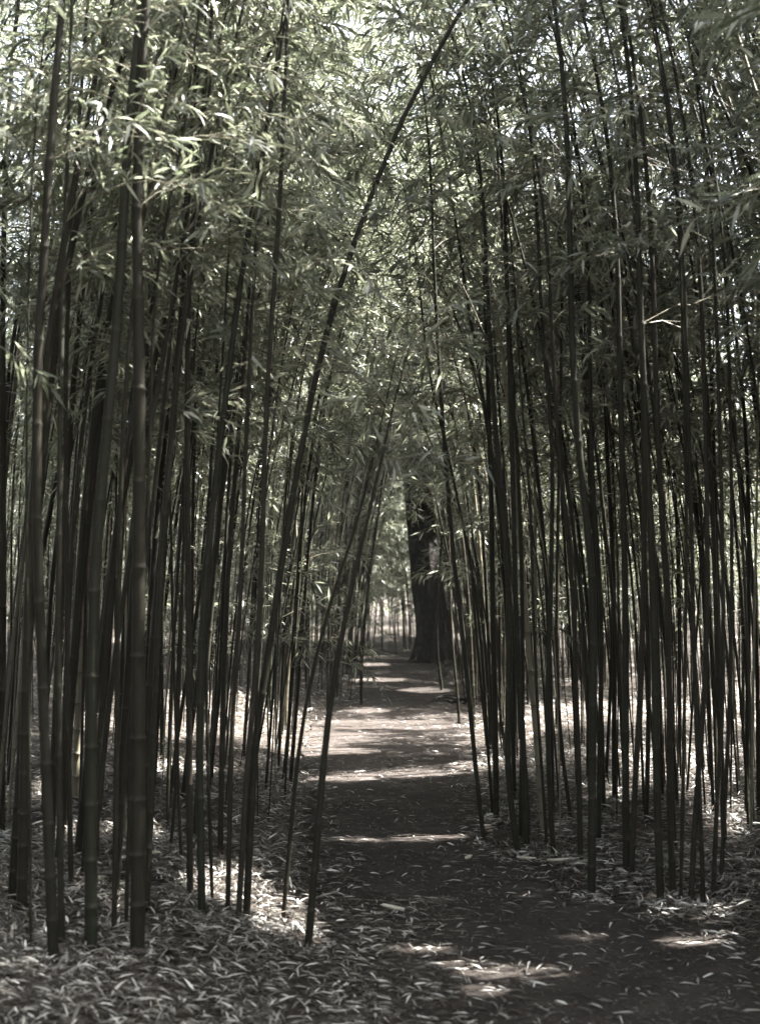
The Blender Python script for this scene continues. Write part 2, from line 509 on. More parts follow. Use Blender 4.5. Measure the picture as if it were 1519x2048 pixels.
def foliage_for(path, nodes, s, T, hb, dens, lmin, lmax, fine, leafsize=1.0, low=0.0, single=False):
    """branches leave the nodes above height hb; leaves sit in fans on the twigs"""
    bp = np.stack([np.interp(nodes, s, path[:, k]) for k in range(3)], 1)
    sel = bp[:, 2] > hb
    sel |= (bp[:, 2] > 0.9) & (R(0, 1, len(bp)) < low)
    bp = bp[sel]; tn = nodes[sel] / T
    if len(bp) == 0:
        return None, None
    B0, AZ, BL, EL = [], [], [], []
    for i in range(len(bp)):
        nb = 1 + (R() < 0.75) + (R() < dens - 0.6)
        az0 = (i % 2) * math.pi + R(-0.8, 0.8)
        for k in range(nb):
            B0.append(bp[i]); AZ.append(az0 + (k - 0.5) * R(0.4, 1.2))
            BL.append(R(lmin, lmax) * (1 - 0.55 * tn[i] ** 2) * (1 if k == 0 else 0.7))
            EL.append(R(0.35, 1.15))
    B0 = np.array(B0); AZ = np.array(AZ); BL = np.array(BL); EL = np.array(EL)
    n = len(B0)
    droop = R(0.35, 1.0, n)
    def at(i, t):
        h = BL[i] * t * np.cos(EL[i])
        z = BL[i] * (t * np.sin(EL[i]) - droop[i] * t * t * 0.75)
        return B0[i] + np.stack([h * np.cos(AZ[i]), h * np.sin(AZ[i]), z], -1)
    def tan(i, t):
        h = np.cos(EL[i]); z = np.sin(EL[i]) - 1.5 * droop[i] * t
        return unit(np.stack([h * np.cos(AZ[i]), h * np.sin(AZ[i]), z], -1))
    paths, rads = [], []
    ts = np.linspace(0, 1, 5)
    all_i = np.arange(n)
    cen = at(all_i, np.full(n, 0.6))
    keepb = ~(sun_gap(cen) & (R(0, 1, n) < 0.97))
    idx = all_i[keepb]
    for i in idx:
        P = np.stack([at(i, t) for t in ts])
        paths.append(P); rads.append(np.linspace(0.0032, 0.0012, 5) * (1 if fine else 1.3))
    # twigs
    per = max(2, int(9 * dens))
    ti = np.repeat(idx, per)
    tt = R(0.22, 1.0, len(ti))
    tp = at(ti, tt); td = tan(ti, tt)
    side = np.stack([-np.sin(AZ[ti]), np.cos(AZ[ti]), np.zeros(len(ti))], 1)
    td = unit(td + side * R(-1.0, 1.0, len(ti))[:, None] + rng.normal(0, .2, (len(ti), 3)))
    tl = R(0.05, 0.26, len(ti))
    te = tp + td * tl[:, None]
    if fine:
        for a, b in zip(tp, te):
            paths.append(np.stack([a, b])); rads.append(np.array([0.0016, 0.0009]))
    # leaves in fans
    lp = rng.integers(3, 7, len(ti))
    li = np.repeat(np.arange(len(ti)), lp)
    m = len(li)
    P = te[li] - td[li] * (R(0, 1, m) * tl[li] * 0.9)[:, None]
    D = unit(td[li] + rng.normal(0, 0.5, (m, 3)) + np.array([0, 0, -0.30]))
    N = unit(rng.normal(0, 0.55, (m, 3)) + np.array([0, 0, 1.0]))
    L = R(0.055, 0.125, m) * leafsize
    wd = L * R(0.11, 0.16, m)
    g = ~sun_gap(P + D * L[:, None] * 0.5)
    P, D, N, L, wd = P[g], D[g], N[g], L[g], wd[g]
    lf = leaves_mesh(P, D, N, L, wd, R(0, 1, len(P)), fine)
    br = tubes(paths, rads, 3) if paths else None
    if single and 0 < len(paths) <= 6:
        br = [tubes([p_], [r_], 3) for p_, r_ in zip(paths, rads)]
    return lf, br

N_LEAF = 0
def bamboo(path, r0, label, group, hb, dens, fine, sides=8, spacing=0.26, lmin=0.35, lmax=0.95, leafsize=1.0, low=0.0, pale=None):
    global N_LEAF
    base = path[0].copy()
    rel = path
    P, rad, nv, nodes, s, T = build_culm(path, r0, sides, spacing)
    lf, br = foliage_for(path, nodes, s, T, hb, dens, lmin, lmax, fine, leafsize, low, True)
    t = empty("bamboo", base, label, "bamboo", group)
    V, f, c, a = tubes([P - base], [rad], sides, [nv])
    mesh_obj("culm", V, f, c, [pale or M_CULM], t, {"node": a}, smooth=True)
    if isinstance(br, list):
        for b_ in br:
            mesh_obj("branch", b_[0] - base, b_[1], b_[2], [M_TWIG], t)
    elif br is not None and len(br[0]):
        mesh_obj("branches", br[0] - base, br[1], br[2], [M_TWIG], t)
    if lf is not None and len(lf[0]):
        mesh_obj("foliage", lf[0] - base, lf[1], lf[2], [M_LEAF], t, {"rnd": lf[3]})
        N_LEAF += len(lf[2])
    return t

def traced_path(pts, height, dy, arch, arch_az):
    """pts: outline of one stem from its foot upward (columns, rows on the plate); its foot fixes its distance"""
    x0, d0 = on_ground(*pts[0])
    out = []
    for px, py in pts:
        d = d0
        for _ in range(6):
            z = CAMZ - (py - HY) * d / F
            d = d0 + dy * z
        out.append(((px - CX) * d / F, d, CAMZ - (py - HY) * d / F))
    out = np.array(out)
    zb = out[0, 2]; zt = out[-1, 2]
    zz = np.linspace(zb, zt, 48)
    xx = np.interp(zz, out[:, 2], out[:, 0])
    for _ in range(2):
        k = np.array([1, 2, 3, 4, 3, 2, 1.0]); k /= k.sum()
        pad = np.concatenate([2 * xx[0] - xx[3:0:-1], xx, 2 * xx[-1] - xx[-2:-5:-1]])
        xx = np.convolve(pad, k, 'valid')
    yy = d0 + dy * zz
    low = np.stack([xx, yy, zz], 1)
    low[0, 2] -= 0.03
    # continue above the last traced point, arching over towards the tip
    if zt < height - 0.3:
        m = 30
        u = np.linspace(0, 1, m + 1)[1:]
        rem = height - zt
        sx = (xx[-1] - xx[-8]) / (zz[-1] - zz[-8]); sx = float(np.clip(sx, -0.5, 0.5))
        up = np.stack([xx[-1] + sx * rem * u + arch * rem * math.sin(arch_az) * u ** 2.2,
                       yy[-1] + dy * rem * u + arch * rem * math.cos(arch_az) * u ** 2.2,
                       zt + rem * u * (1 - 0.12 * abs(arch) * u)], 1)
        low = np.concatenate([low, up])
    return low, d0

# --- every stem that can be told apart in the photograph: width on the plate, look, outline from the foot upward
TR = [
 (20, "slim dark bamboo leaning over the path, rooted furthest forward at its left edge",
  [(615,1905),(632,1700),(648,1508),(661,1393),(678,1294),(697,1196),(724,1080),(757,949),(773,866),(802,740),(838,630)]),
 (12, "thin bamboo parallel to the forward leaning one at the left path edge",
  [(565,1850),(580,1680),(595,1508),(615,1390),(632,1310),(661,1199),(704,1080),(730,982),(747,916),(765,830)]),
 (19, "longest leaning bamboo, crossing the whole canopy from lower left to the top centre",
  [(492,1845),(501,1650),(507,1475),(543,1278),(556,1163),(579,1034),(595,926),(612,850),(635,725),(665,615),(700,500),(760,345),(810,210),(895,70),(950,-30)]),
 (15, "upright bamboo standing against the foot of the longest leaning stem",
  [(476,1850),(496,1500),(517,1300),(525,1080),(528,920),(536,725),(552,530),(563,330),(572,120),(576,20)]),
 (20, "dark bamboo bending right at mid height, between its upright twin and the slender stem",
  [(404,1838),(398,1500),(402,1250),(420,1050),(445,850),(465,675),(490,500),(520,325),(531,275),(548,170),(568,60)]),
 (13, "slender bamboo between the bent dark stem and the longest leaning one",
  [(455,1835),(460,1600),(465,1400),(480,1250),(487,1000),(495,800),(505,625),(513,430),(526,320),(548,150)]),
 (33, "thickest bamboo of all, a blurred dark upright pole in the left foreground",
  [(275,1915),(276,1600),(277,1250),(279,850),(277,600),(272,350),(280,200),(290,50)]),
 (28, "second thickest bamboo, bending right and crossing behind the thickest pole near the top",
  [(182,1915),(182,1700),(183,1500),(188,1150),(210,900),(226,740),(243,540),(248,375),(262,200),(277,60)]),
 (24, "stout dark bamboo nearest the left edge, slightly bowed",
  [(108,1930),(95,1600),(82,1300),(73,1000),(75,675),(86,560),(95,375),(106,225),(120,60)]),
 (17, "dark bamboo close on the right of the bowed stout one at the left edge",
  [(124,1905),(119,1600),(116,1300),(120,900),(124,600),(133,400),(138,250),(142,60)]),
 (14, "medium bamboo just left of the thickest pole, bending right behind it higher up",
  [(228,1880),(233,1500),(238,1100),(246,850),(256,700),(275,500),(303,330),(325,250),(345,150),(364,55)]),
 (10, "thin upright bamboo just right of the thickest pole, rooted farther back",
  [(300,1545),(303,1300),(296,1000),(291,700),(296,550),(299,350),(306,180),(320,50)]),
 (11, "thin bamboo rooted left of the thickest pole and emerging on its right at the top",
  [(252,1862),(262,1500),(285,1250),(300,900),(305,620),(312,550),(327,450),(342,375),(362,320),(370,245),(382,190),(394,50)]),
 (8, "short thin bamboo forking at the foot, in the gap right of the thickest pole",
  [(340,1708),(355,1560),(350,1400),(345,1250),(343,1080),(338,950),(345,780),(360,620)]),
 (8, "thin bamboo curving left at its foot in the gap right of the thickest pole",
  [(363,1732),(357,1600),(354,1480),(362,1300),(366,1100),(372,900),(390,700),(402,540)]),
 (10, "thin bamboo with its foot kicked left, rooted behind the twin dark stems",
  [(415,1592),(430,1475),(440,1370),(446,1200),(455,1000),(470,800),(488,600),(500,450)]),
 (7, "pale sunlit slender bamboo with an S-shaped stem at the edge of the sunny bank",
  [(573,1452),(572,1393),(579,1327),(587,1261),(594,1195),(596,1113),(590,1047),(592,930),(600,800)]),
 (17, "dark upright bamboo forming a twin with the bent dark stem",
  [(380,1800),(378,1400),(376,1100),(374,850),(376,600),(385,430),(402,250),(420,60)]),
 (9, "thin bamboo squeezed between the twin dark stems and the slender one to their right",
  [(425,1812),(418,1600),(412,1400),(415,1200),(428,1000),(440,800),(452,600),(462,420)]),
 (7, "thin pale bamboo catching light immediately left of the thickest pole",
  [(250,1692),(252,1400),(252,1000),(243,800),(240,600)]),
 (14, "dark bamboo midway between the stout left-edge stem and the second thickest one",
  [(143,1782),(137,1500),(134,1250),(133,1000),(130,800),(136,600),(150,350),(166,150),(172,50)]),
 (8, "wispy bamboo between the left-edge pair and the second thickest stem",
  [(160,1650),(166,1400),(171,1200),(176,1000),(184,700),(184,450),(187,250),(190,60)]),
 (8, "thin bamboo hugging the left border of the grove",
  [(62,1900),(60,1600),(56,1300),(53,1000),(55,700),(60,500)]),
 (12, "bamboo rooted behind the twin dark stems and bending far right into the canopy",
  [(325,1530),(322,1300),(324,1000),(328,875),(352,740),(372,665),(395,600),(437,530),(452,480),(500,375),(548,260)]),
 (9, "thin upright bamboo rising behind the upright stem beside the longest leaning one",
  [(540,1430),(541,1250),(546,1050),(550,850),(556,650),(560,520)]),
 (12, "bamboo leaning over the path from its right edge, with a pale streak low down",
  [(968,1690),(957,1600),(947,1500),(935,1375),(927,1280),(915,1200),(905,1110),(895,975),(883,825),(873,650),(867,520),(862,380)]),
 (8, "thinner bamboo crossing the one that leans over the path's right edge",
  [(985,1640),(972,1450),(962,1280),(945,1150),(920,1025),(900,925),(880,845),(862,780),(847,675),(838,560)]),
 (15, "straight upright bamboo, first full stem right of the path edge",
  [(992,1645),(990,1450),(985,1250),(982,1000),(976,800),(971,640),(966,500)]),
 (16, "bamboo leaning left behind the first full upright stem right of the path",
  [(1037,1715),(1018,1600),(1012,1500),(1018,1350),(1018,1200),(1010,1050),(996,930),(984,780),(977,640),(970,480)]),
 (15, "bamboo with its foot angled right, second pair from the path on the right side",
  [(1053,1703),(1047,1500),(1037,1350),(1031,1250),(1026,1000),(1020,800),(1014,600),(1010,450)]),
 (8, "thin bamboo rooted between two thicker stems, third from the path on the right",
  [(1093,1700),(1082,1525),(1073,1400),(1066,1250),(1060,1000),(1042,800),(1030,600)]),
 (13, "dark bamboo slanting left as it rises, its foot beside a curled pale leaf",
  [(1106,1715),(1096,1550),(1093,1400),(1099,1250),(1104,1000),(1104,850),(1088,725),(1081,640),(1076,480)]),
 (10, "short-footed bamboo kicked to the right at its base in the middle of the right stand",
  [(1142,1645),(1130,1560),(1117,1450),(1112,1300),(1114,1100),(1118,900),(1122,700)]),
 (14, "bamboo rising from the leaf mound just left of the thick middle stem",
  [(1160,1725),(1156,1500),(1150,1375),(1148,1230),(1138,1100),(1120,950),(1110,800),(1100,600)]),
 (21, "thick dark bamboo in the middle of the right stand, leaning left towards its top",
  [(1182,1800),(1183,1600),(1185,1400),(1187,1200),(1174,1050),(1156,900),(1145,750),(1141,600),(1138,420)]),
 (13, "medium bamboo overlapping the right flank of the thick middle stem",
  [(1196,1690),(1198,1500),(1203,1300),(1199,1150),(1186,1000),(1180,850),(1178,650)]),
 (13, "bamboo rooted far back before a bright patch, right of the thick middle stem",
  [(1228,1603),(1227,1450),(1228,1300),(1226,1150),(1219,1000),(1212,900),(1208,720)]),
 (19, "straight stout bamboo two stems right of the thick middle one",
  [(1252,1752),(1250,1600),(1250,1400),(1250,1200),(1245,1000),(1240,800),(1236,600)]),
 (15, "bamboo slanting right as it rises between the two stout stems of the right stand",
  [(1262,1762),(1267,1600),(1279,1400),(1285,1200),(1288,1050),(1286,850),(1280,650)]),
 (20, "stout dark bamboo left of the bright clearing, widest of the outer right stems",
  [(1320,1810),(1313,1600),(1309,1400),(1307,1250),(1300,1050),(1294,925),(1285,750),(1279,600),(1274,420)]),
 (17, "dark bamboo right behind the widest outer stem beside the bright clearing",
  [(1345,1790),(1337,1600),(1338,1400),(1334,1200),(1320,1000),(1312,800),(1306,600)]),
 (10, "thin dark bamboo in front of the bright clearing, its foot in sunlit leaves",
  [(1360,1812),(1364,1600),(1368,1400),(1370,1200),(1372,1000),(1368,800),(1362,600)]),
 (15, "bamboo slanting right across the bright clearing",
  [(1380,1812),(1388,1650),(1399,1500),(1410,1350),(1414,1150),(1412,950),(1405,700)]),
 (12, "bamboo slanting left across the bright clearing, crossing its neighbour low down",
  [(1406,1816),(1400,1650),(1391,1450),(1385,1250),(1382,1050),(1376,850),(1370,650)]),
 (12, "bamboo leaning right at the outer side of the bright clearing",
  [(1425,1802),(1430,1650),(1443,1450),(1446,1250),(1442,1000),(1436,800),(1430,600)]),
 (11, "outermost bamboo of the right stand, slanting right from the sunlit leaves",
  [(1440,1770),(1449,1600),(1458,1400),(1462,1200),(1462,950),(1456,700)]),
 (7, "spindly bamboo with a slight lean against the dark tree's right side",
  [(884,1382),(876,1330),(872,1280),(876,1180),(884,1060),(890,940),(894,820)]),
 (7, "thin bamboo just right of the spindly one beside the dark tree",
  [(918,1450),(914,1380),(906,1320),(900,1220),(897,1080),(893,950),(886,800)]),
 (9, "thin upright bamboo at the left path border where the sunny bank ends",
  [(722,1412),(722,1330),(730,1230),(742,1120),(760,1000),(778,880)]),
 (7, "hair-thin bamboo left of the path beyond the sunny bank, curving over to the right",
  [(655,1420),(656,1300),(664,1180),(684,1060),(712,930),(748,800)]),
]
litter()
ANCH = {}
used = []
for w, lab, pts in TR:
    x0, d0 = on_ground(*pts[0])
    left = x0 < 0
    hgt = R(5.2, 6.6) if w > 9 else R(4.6, 6.0)
    if pts[0] in ((615, 1905), (565, 1850)):
        hgt = 2.75
    dy = R(-0.01, 0.03)
    path, d0 = traced_path(pts, hgt, dy, 0.0 if pts[0][0] in (615, 565) else 0.22, (1.2 if left else -1.2) + R(-0.5, 0.5))
    r0 = w * (0.95 if w > 22 else 0.82) / 2 * d0 / F
    used.append((x0, d0))
    ANCH[pts[0]] = (x0, d0)
    bamboo(path, r0, lab, "bamboo stems in the stands along the path", (1.75 if pts[0][0] in (615, 565) else R(2.5, 3.1) if d0 < 9 else R(2.2, 2.9)), 0.8,
           d0 < 9, sides=12 if d0 < 8 else 8, spacing=0.24 + w * 0.003, low=0.10 if d0 > 7.5 else 0.0, lmin=0.4, lmax=1.1, pale=M_SUN_TINT if 'pale ' in lab and 'streak' not in lab and 'leaf' not in lab else M_DARK)

# --- the crowd of thinner stems behind them
zones = {
 'ln': "slim bamboo in the crowded left stand, in among and just behind the front row of stems",
 'lm': "thin bamboo in the middle depth of the left stand, rooted near the sunny bank",
 'lf': "very thin distant bamboo in the left stand, beyond the sunny bank",
 'rn': "slim bamboo in the crowded right stand, in among and just behind the front row of stems",
 'rm': "thin bamboo in the middle depth of the right stand, behind the front stems",
 'rf': "very thin distant bamboo in the right stand, to the right of the dark tree",
 'end': "pale thin bamboo of the sunlit screen that closes the far end of the path",
}
groups = {'ln': 'slim stems filling the front of the left stand', 'lm': 'thin stems in the middle of the left stand', 'lf': 'distant stems of the left stand',
          'rn': 'slim stems filling the front of the right stand', 'rm': 'thin stems in the middle of the right stand', 'rf': 'distant stems of the right stand',
          'end': 'stems of the screen at the path end'}
quota = {'ln': 40, 'lm': 40, 'lf': 34, 'rn': 32, 'rm': 40, 'rf': 30, 'end': 28}
rngd = {'ln': (4.75, 8.0), 'lm': (8.2, 13), 'lf': (13, 22), 'rn': (6.4, 8.8), 'rm': (8.8, 13.5), 'rf': (13.5, 23), 'end': (23.5, 31)}
def path_lr(d):
    return float(np.interp(d, _pd, _pl)), float(np.interp(d, _pd, _pr))
CROWD = []
for z, n in quota.items():
    k = 0
    tries = 0
    while k < n and tries < 20000:
        tries += 1
        d = R(*rngd[z])
        l, r = path_lr(d)
        hwv = CX / F * d * 1.03
        if z[0] == 'l':
            x = l - 0.12 - abs(rng.normal(0, 0.6)) if (R() < 0.35 and z != 'ln') else R(-hwv, l - 0.12)
        elif z[0] == 'r':
            x = r + 0.10 + abs(rng.normal(0, 0.6)) if R() < 0.35 else R(r + 0.10, hwv)
        else:
            x = R(-3.2, 2.8)
        if z == 'rf' and abs(x - 0.98) < 0.5 and d > 19:
            continue
        if z == 'ln' and x > -0.75:
            continue
        if min((x - a) ** 2 + (d - b) ** 2 for a, b in used) < (0.16 if d < 14 else 0.22) ** 2:
            continue
        used.append((x, d))
        k += 1
        zg = float(ground_z(x, d))
        left = x < 0
        hgt = R(3.4, 5.0) if z == 'end' else R(4.4, 6.2) + (0.8 if (d > 12 and left) else 0)
        r0 = R(0.009, 0.024) if (z == 'ln' and x < -0.9) else R(0.008, 0.018) if d < 13 else R(0.009, 0.018)
        lean = R(0.0, 0.10) if left else R(-0.07, 0.03)
        edge = (l - x) if left else (x - r)
        if edge < 0.7 and d > 7:
            lean = R(0.0, 0.11) if left else R(-0.06 if d < 12 else -0.10, 0.0)
        if z == 'end':
            lean = R(-0.05, 0.05)
        path = culm_path(x, d, zg, lean + rng.normal(0, 0.02), rng.normal(0, 0.03), hgt, R(0.04, 0.22), (1.3 if left else -1.3) + R(-0.9, 0.9))
        CROWD.append((z, x, d, bamboo(path, r0, zones[z], groups[z], R(1.2, 2.4) if z == 'end' else R(1.5, 2.7) if z in ('rm', 'rf') else R(2.0, 3.0), 0.9, d < 8.5, sides=6, spacing=0.24,
               leafsize=1.0 if d < 13 else 1.15, low=0.0 if d < 8 else 0.26 if left else 0.12, lmin=0.35, lmax=1.0)))

SHORT = {(615,1905): "forward leaning path-edge stem", (565,1850): "thin straight path-edge stem", (492,1845): "longest leaning stem",
         (404,1838): "bent dark stem", (275,1915): "thickest blurred pole", (182,1915): "second thickest stem", (108,1930): "stout left-edge stem",
         (228,1880): "medium stem left of the thickest pole", (968,1690): "stem leaning over the right path edge", (992,1645): "first upright stem right of the path",
         (1053,1703): "stem with the angled foot", (1106,1715): "left-slanting dark stem", (1182,1800): "thick middle stem of the right stand",
         (1252,1752): "straight stout right-hand stem", (1320,1810): "widest outer right stem", (1380,1812): "right-slanting stem of the bright clearing",
         (1440,1770): "outermost right stem", (573,1452): "pale S-shaped stem", (722,1412): "thin path-border stem past the sunny bank"}
ORD = ["first", "second", "third", "fourth", "fifth", "sixth", "seventh", "eighth", "ninth", "tenth", "eleventh", "twelfth", "thirteenth", "fourteenth",
       "fifteenth", "sixteenth", "seventeenth", "eighteenth", "nineteenth"] + [a + b for a in ("twenty-", "thirty-", "forty-") for b in
       ("zeroth", "first", "second", "third", "fourth", "fifth", "sixth", "seventh", "eighth", "ninth")]
ORD[19], ORD[29], ORD[39] = "twentieth", "thirtieth", "fortieth"
byanch = {}
for z, x, d, o in CROWD:
    if z in ('ln', 'lm', 'rn', 'rm'):
        px = x / d * F + CX
        k = min((p for p in SHORT if (p[0] < 760) == (z[0] == 'l')), key=lambda p: abs(p[0] - px) + (60 if p[1] < 1500 and z[1] == 'n' else 0))
        byanch.setdefault((k, px < k[0]), []).append((d, o))
for (k, lft), lst in byanch.items():
    lst.sort(key=lambda t: t[0])
    for i_, (d, o) in enumerate(lst):
        o['label'] = f"{ORD[i_]} slim stem going back just {'left' if lft else 'right'} of the {SHORT[k]}"
for z, txt in (('lf', "very thin distant stem left of the dark tree"), ('rf', "very thin distant stem right of the dark tree"), ('end', "pale stem of the screen closing the path, from its left end")):
    lst = sorted([(x / d, o) for zz_, x, d, o in CROWD if zz_ == z], key=lambda t: t[0])
    if z == 'lf':
        lst.reverse()
    for i_, (q_, o) in enumerate(lst):
        o['label'] = f"{ORD[i_]} {txt}"

# --- arching stems rooted outside the plate whose leaves hang into its top
NEAR = [(-1.75, 2.9, 0.10, 0.15, 1.4, "bamboo beside the viewer on the left, only its drooping blurred leaves in view"),
        (2.3, 3.6, -0.02, 0.05, -1.4, "bamboo beside the viewer whose blurred leafy spray hangs in the top right corner"),
        (2.3, 5.0, -0.12, 0.0, -1.3, "bamboo just outside the right edge of the stand, leaning in with wide leafy branches"),
        (-2.1, 4.6, 0.14, 0.0, 1.3, "bamboo just outside the left edge of the stand, leaning in with wide leafy branches"),
        (1.3, 4.25, -0.02, 0.04, -1.2, None)]
for x, d, dx, dyy, az, lab in NEAR:
    if lab is None:
        continue
    zg = float(ground_z(x, d))
    path = culm_path(x, d, zg, dx * 0.2, dyy, R(5.0, 5.6), 0.08, az)
    bamboo(path, 0.014, lab, "bamboo stems rooted beside the viewer", 2.5, 1.3, True, sides=10, spacing=0.27, lmin=0.6, lmax=1.1 if x < 0 else 1.5, pale=M_DARK)

# --- the rest of the grove: beyond, to the sides and behind, one mass; some unseen stems are added for shade
def thicket():
    cp, cr, cn = [], [], []
    lfs, brs = [], []
    spots = []
    for _ in range(260):
        spots.append((R(-13, 13), R(24, 40)))
    for _ in range(470):
        d = R(3, 24)
        hw = CX / F * d
        side = -1 if R() < 0.5 else 1
        spots.append((side * (hw * 1.05 + R(0.1, 6.5)), d))
    for _ in range(820):
        d = R(6.8, 25)
        l, r = path_lr(d)
        hw = CX / F * d
        x = R(-hw, l - 0.2) if R() < 0.5 else R(r + 0.2, hw)
        spots.append((x, d))
    for _ in range(150):
        d = R(12.5, 24)
        spots.append((path_lr(d)[1] + R(0.15, 3.2), d))
    for _ in range(110):
        spots.append((R(2.6, 6.5), R(5.5, 12)))
    for _ in range(260):
        spots.append((R(-16, 16), R(27, 44)))
    for _ in range(150):
        d = R(11.5, 23.5)
        l_, r_ = path_lr(d)
        spots.append((l_ - R(0.03, 0.5), d) if R() < 0.6 else (r_ + R(0.03, 0.5), d))
    for _ in range(150):
        spots.append((R(-3.2, 3.8), R(23.2, 27)))
    for _ in range(70):
        spots.append((R(1.6, 4.6), R(18.5, 23)))
    for _ in range(26):
        spots.append((R(1.5, 3.2), R(20.8, 23.1)))
    for _ in range(110):  # unseen tall stems added on the right to shade the foreground
        d = R(2.6, 6)
        spots.append((R(max(1.5, CX / F * d * 1.12), 6.5), d))
    for _ in range(130):  # more unseen stems, added to keep sun off the near ground
        d = R(4.2, 9)
        spots.append((R(CX / F * d * 1.08, 6.5), d))
    for _ in range(120):
        d = R(2.2, 6.5)
        spots.append((-R(CX / F * d * 1.15 + 0.2, 5.5), d))
    for _ in range(190):  # stems behind the camera, added to dim the foreground
        a = R(-6, 6)
        spots.append((a + (1.2 if a > 0 else -1.2), R(-5, 2.6)))
    for x, d in spots:
        if 18 < d < 24 and abs(x - 0.95) < 0.6:
            continue
        if min((x - a) ** 2 + (d - b) ** 2 for a, b in used) < 0.12 ** 2:
            continue
        zg = float(far_z(np.array(x), np.array(d)))
        left = x < 0
        lr_ = path_lr(d)
        over = 8 < d < 23 and (0 < x - lr_[1] < 0.9 or 0 < lr_[0] - x < 0.6)
        inview = 3 < d < 25 and abs(x) < CX / F * d
        path = culm_path(x, d, zg, (R(0, 0.09) if left else R(-0.09, 0)) * (1.8 if over else 0.1 if d < 6 else 1), rng.normal(0, 0.03), (R(6.0, 8.0) if (x > 1.7 and 2.4 < d < 9 and not inview) else R(3.2, 5.0) if (d > 23.2 and abs(x) < 9 and d < 32) else R(6.2, 8.2) if (18 < d < 23.2 and 1.6 < x < 4.7) else R(5.5, 7.5) if (13 < d < 24 and 0 < x - lr_[1] < 3.2) else R(5.0, 6.6) if (inview and left) else R(4.0, 5.6) if inview else R(3.6, 5.2) if (9 < d < 18 and x > 0) else R(4.5, 6.2) if d < 24 else R(5.0, 7.5)), R(0.0, 0.08) if d < 6 else R(0.1, 0.35), (1.3 if left else -1.3) + R(-0.9, 0.9))
        if sun_gap(path[12:]).mean() > 0.30:
            continue
        P, rad, nv, nodes, s, T = build_culm(path, R(0.004, 0.010) if inview else R(0.009, 0.02), 5, 0.34)
        cp.append(P); cr.append(rad); cn.append(nv)
        lf, br = foliage_for(path, nodes, s, T, (R(0.4, 1.8) if d > 23.2 else R(2.7, 3.4) if (d > 11 and abs(x - 0.2) < 2.0) else R(1.2, 2.5) if (x > 0 and d > 8) else R(1.9, 3.0)), 1.0, 0.4, 1.1, False, 1.12 if d < 24 else 1.4, 0.12 if d > 8 else 0.0)
        if lf is not None and len(lf[0]):
            lfs.append(lf)
        if br is not None:
            brs.append((br[0], br[1], br[2], np.zeros(len(br[0]))))
    c = tubes(cp, cr, 5, cn)
    tone = np.concatenate([np.full(len(p_) * 5, R()) for p_ in cp])
    l = join(lfs); b = join(brs)
    nC, nB = len(c[0]), len(b[0])
    V = np.concatenate([c[0], b[0], l[0]])
    f = np.concatenate([c[1], b[1] + nC, l[1] + nC + nB])
    cnt = np.concatenate([c[2], b[2], l[2]])
    mi = np.concatenate([np.zeros(len(c[2])), np.ones(len(b[2])), np.full(len(l[2]), 2)]).astype(np.int32)
    o = mesh_obj("bamboo_thicket", V, f, cnt, [M_CULM, M_TWIG, M_LEAF], None,
                 {"node": np.concatenate([c[3], np.zeros(nB + len(l[0]))]), "tone": np.concatenate([tone, np.zeros(nB + len(l[0]))]), "rnd": np.concatenate([np.zeros(nC + nB), l[3]])}, mi)
    o['kind'] = 'stuff'
    o['label'] = 'dense far-off bamboo thicket behind and around the stands'
    o['category'] = 'bamboo thicket'
    return len(l[2])
nt_ = thicket()
print("leaf faces", N_LEAF, nt_)

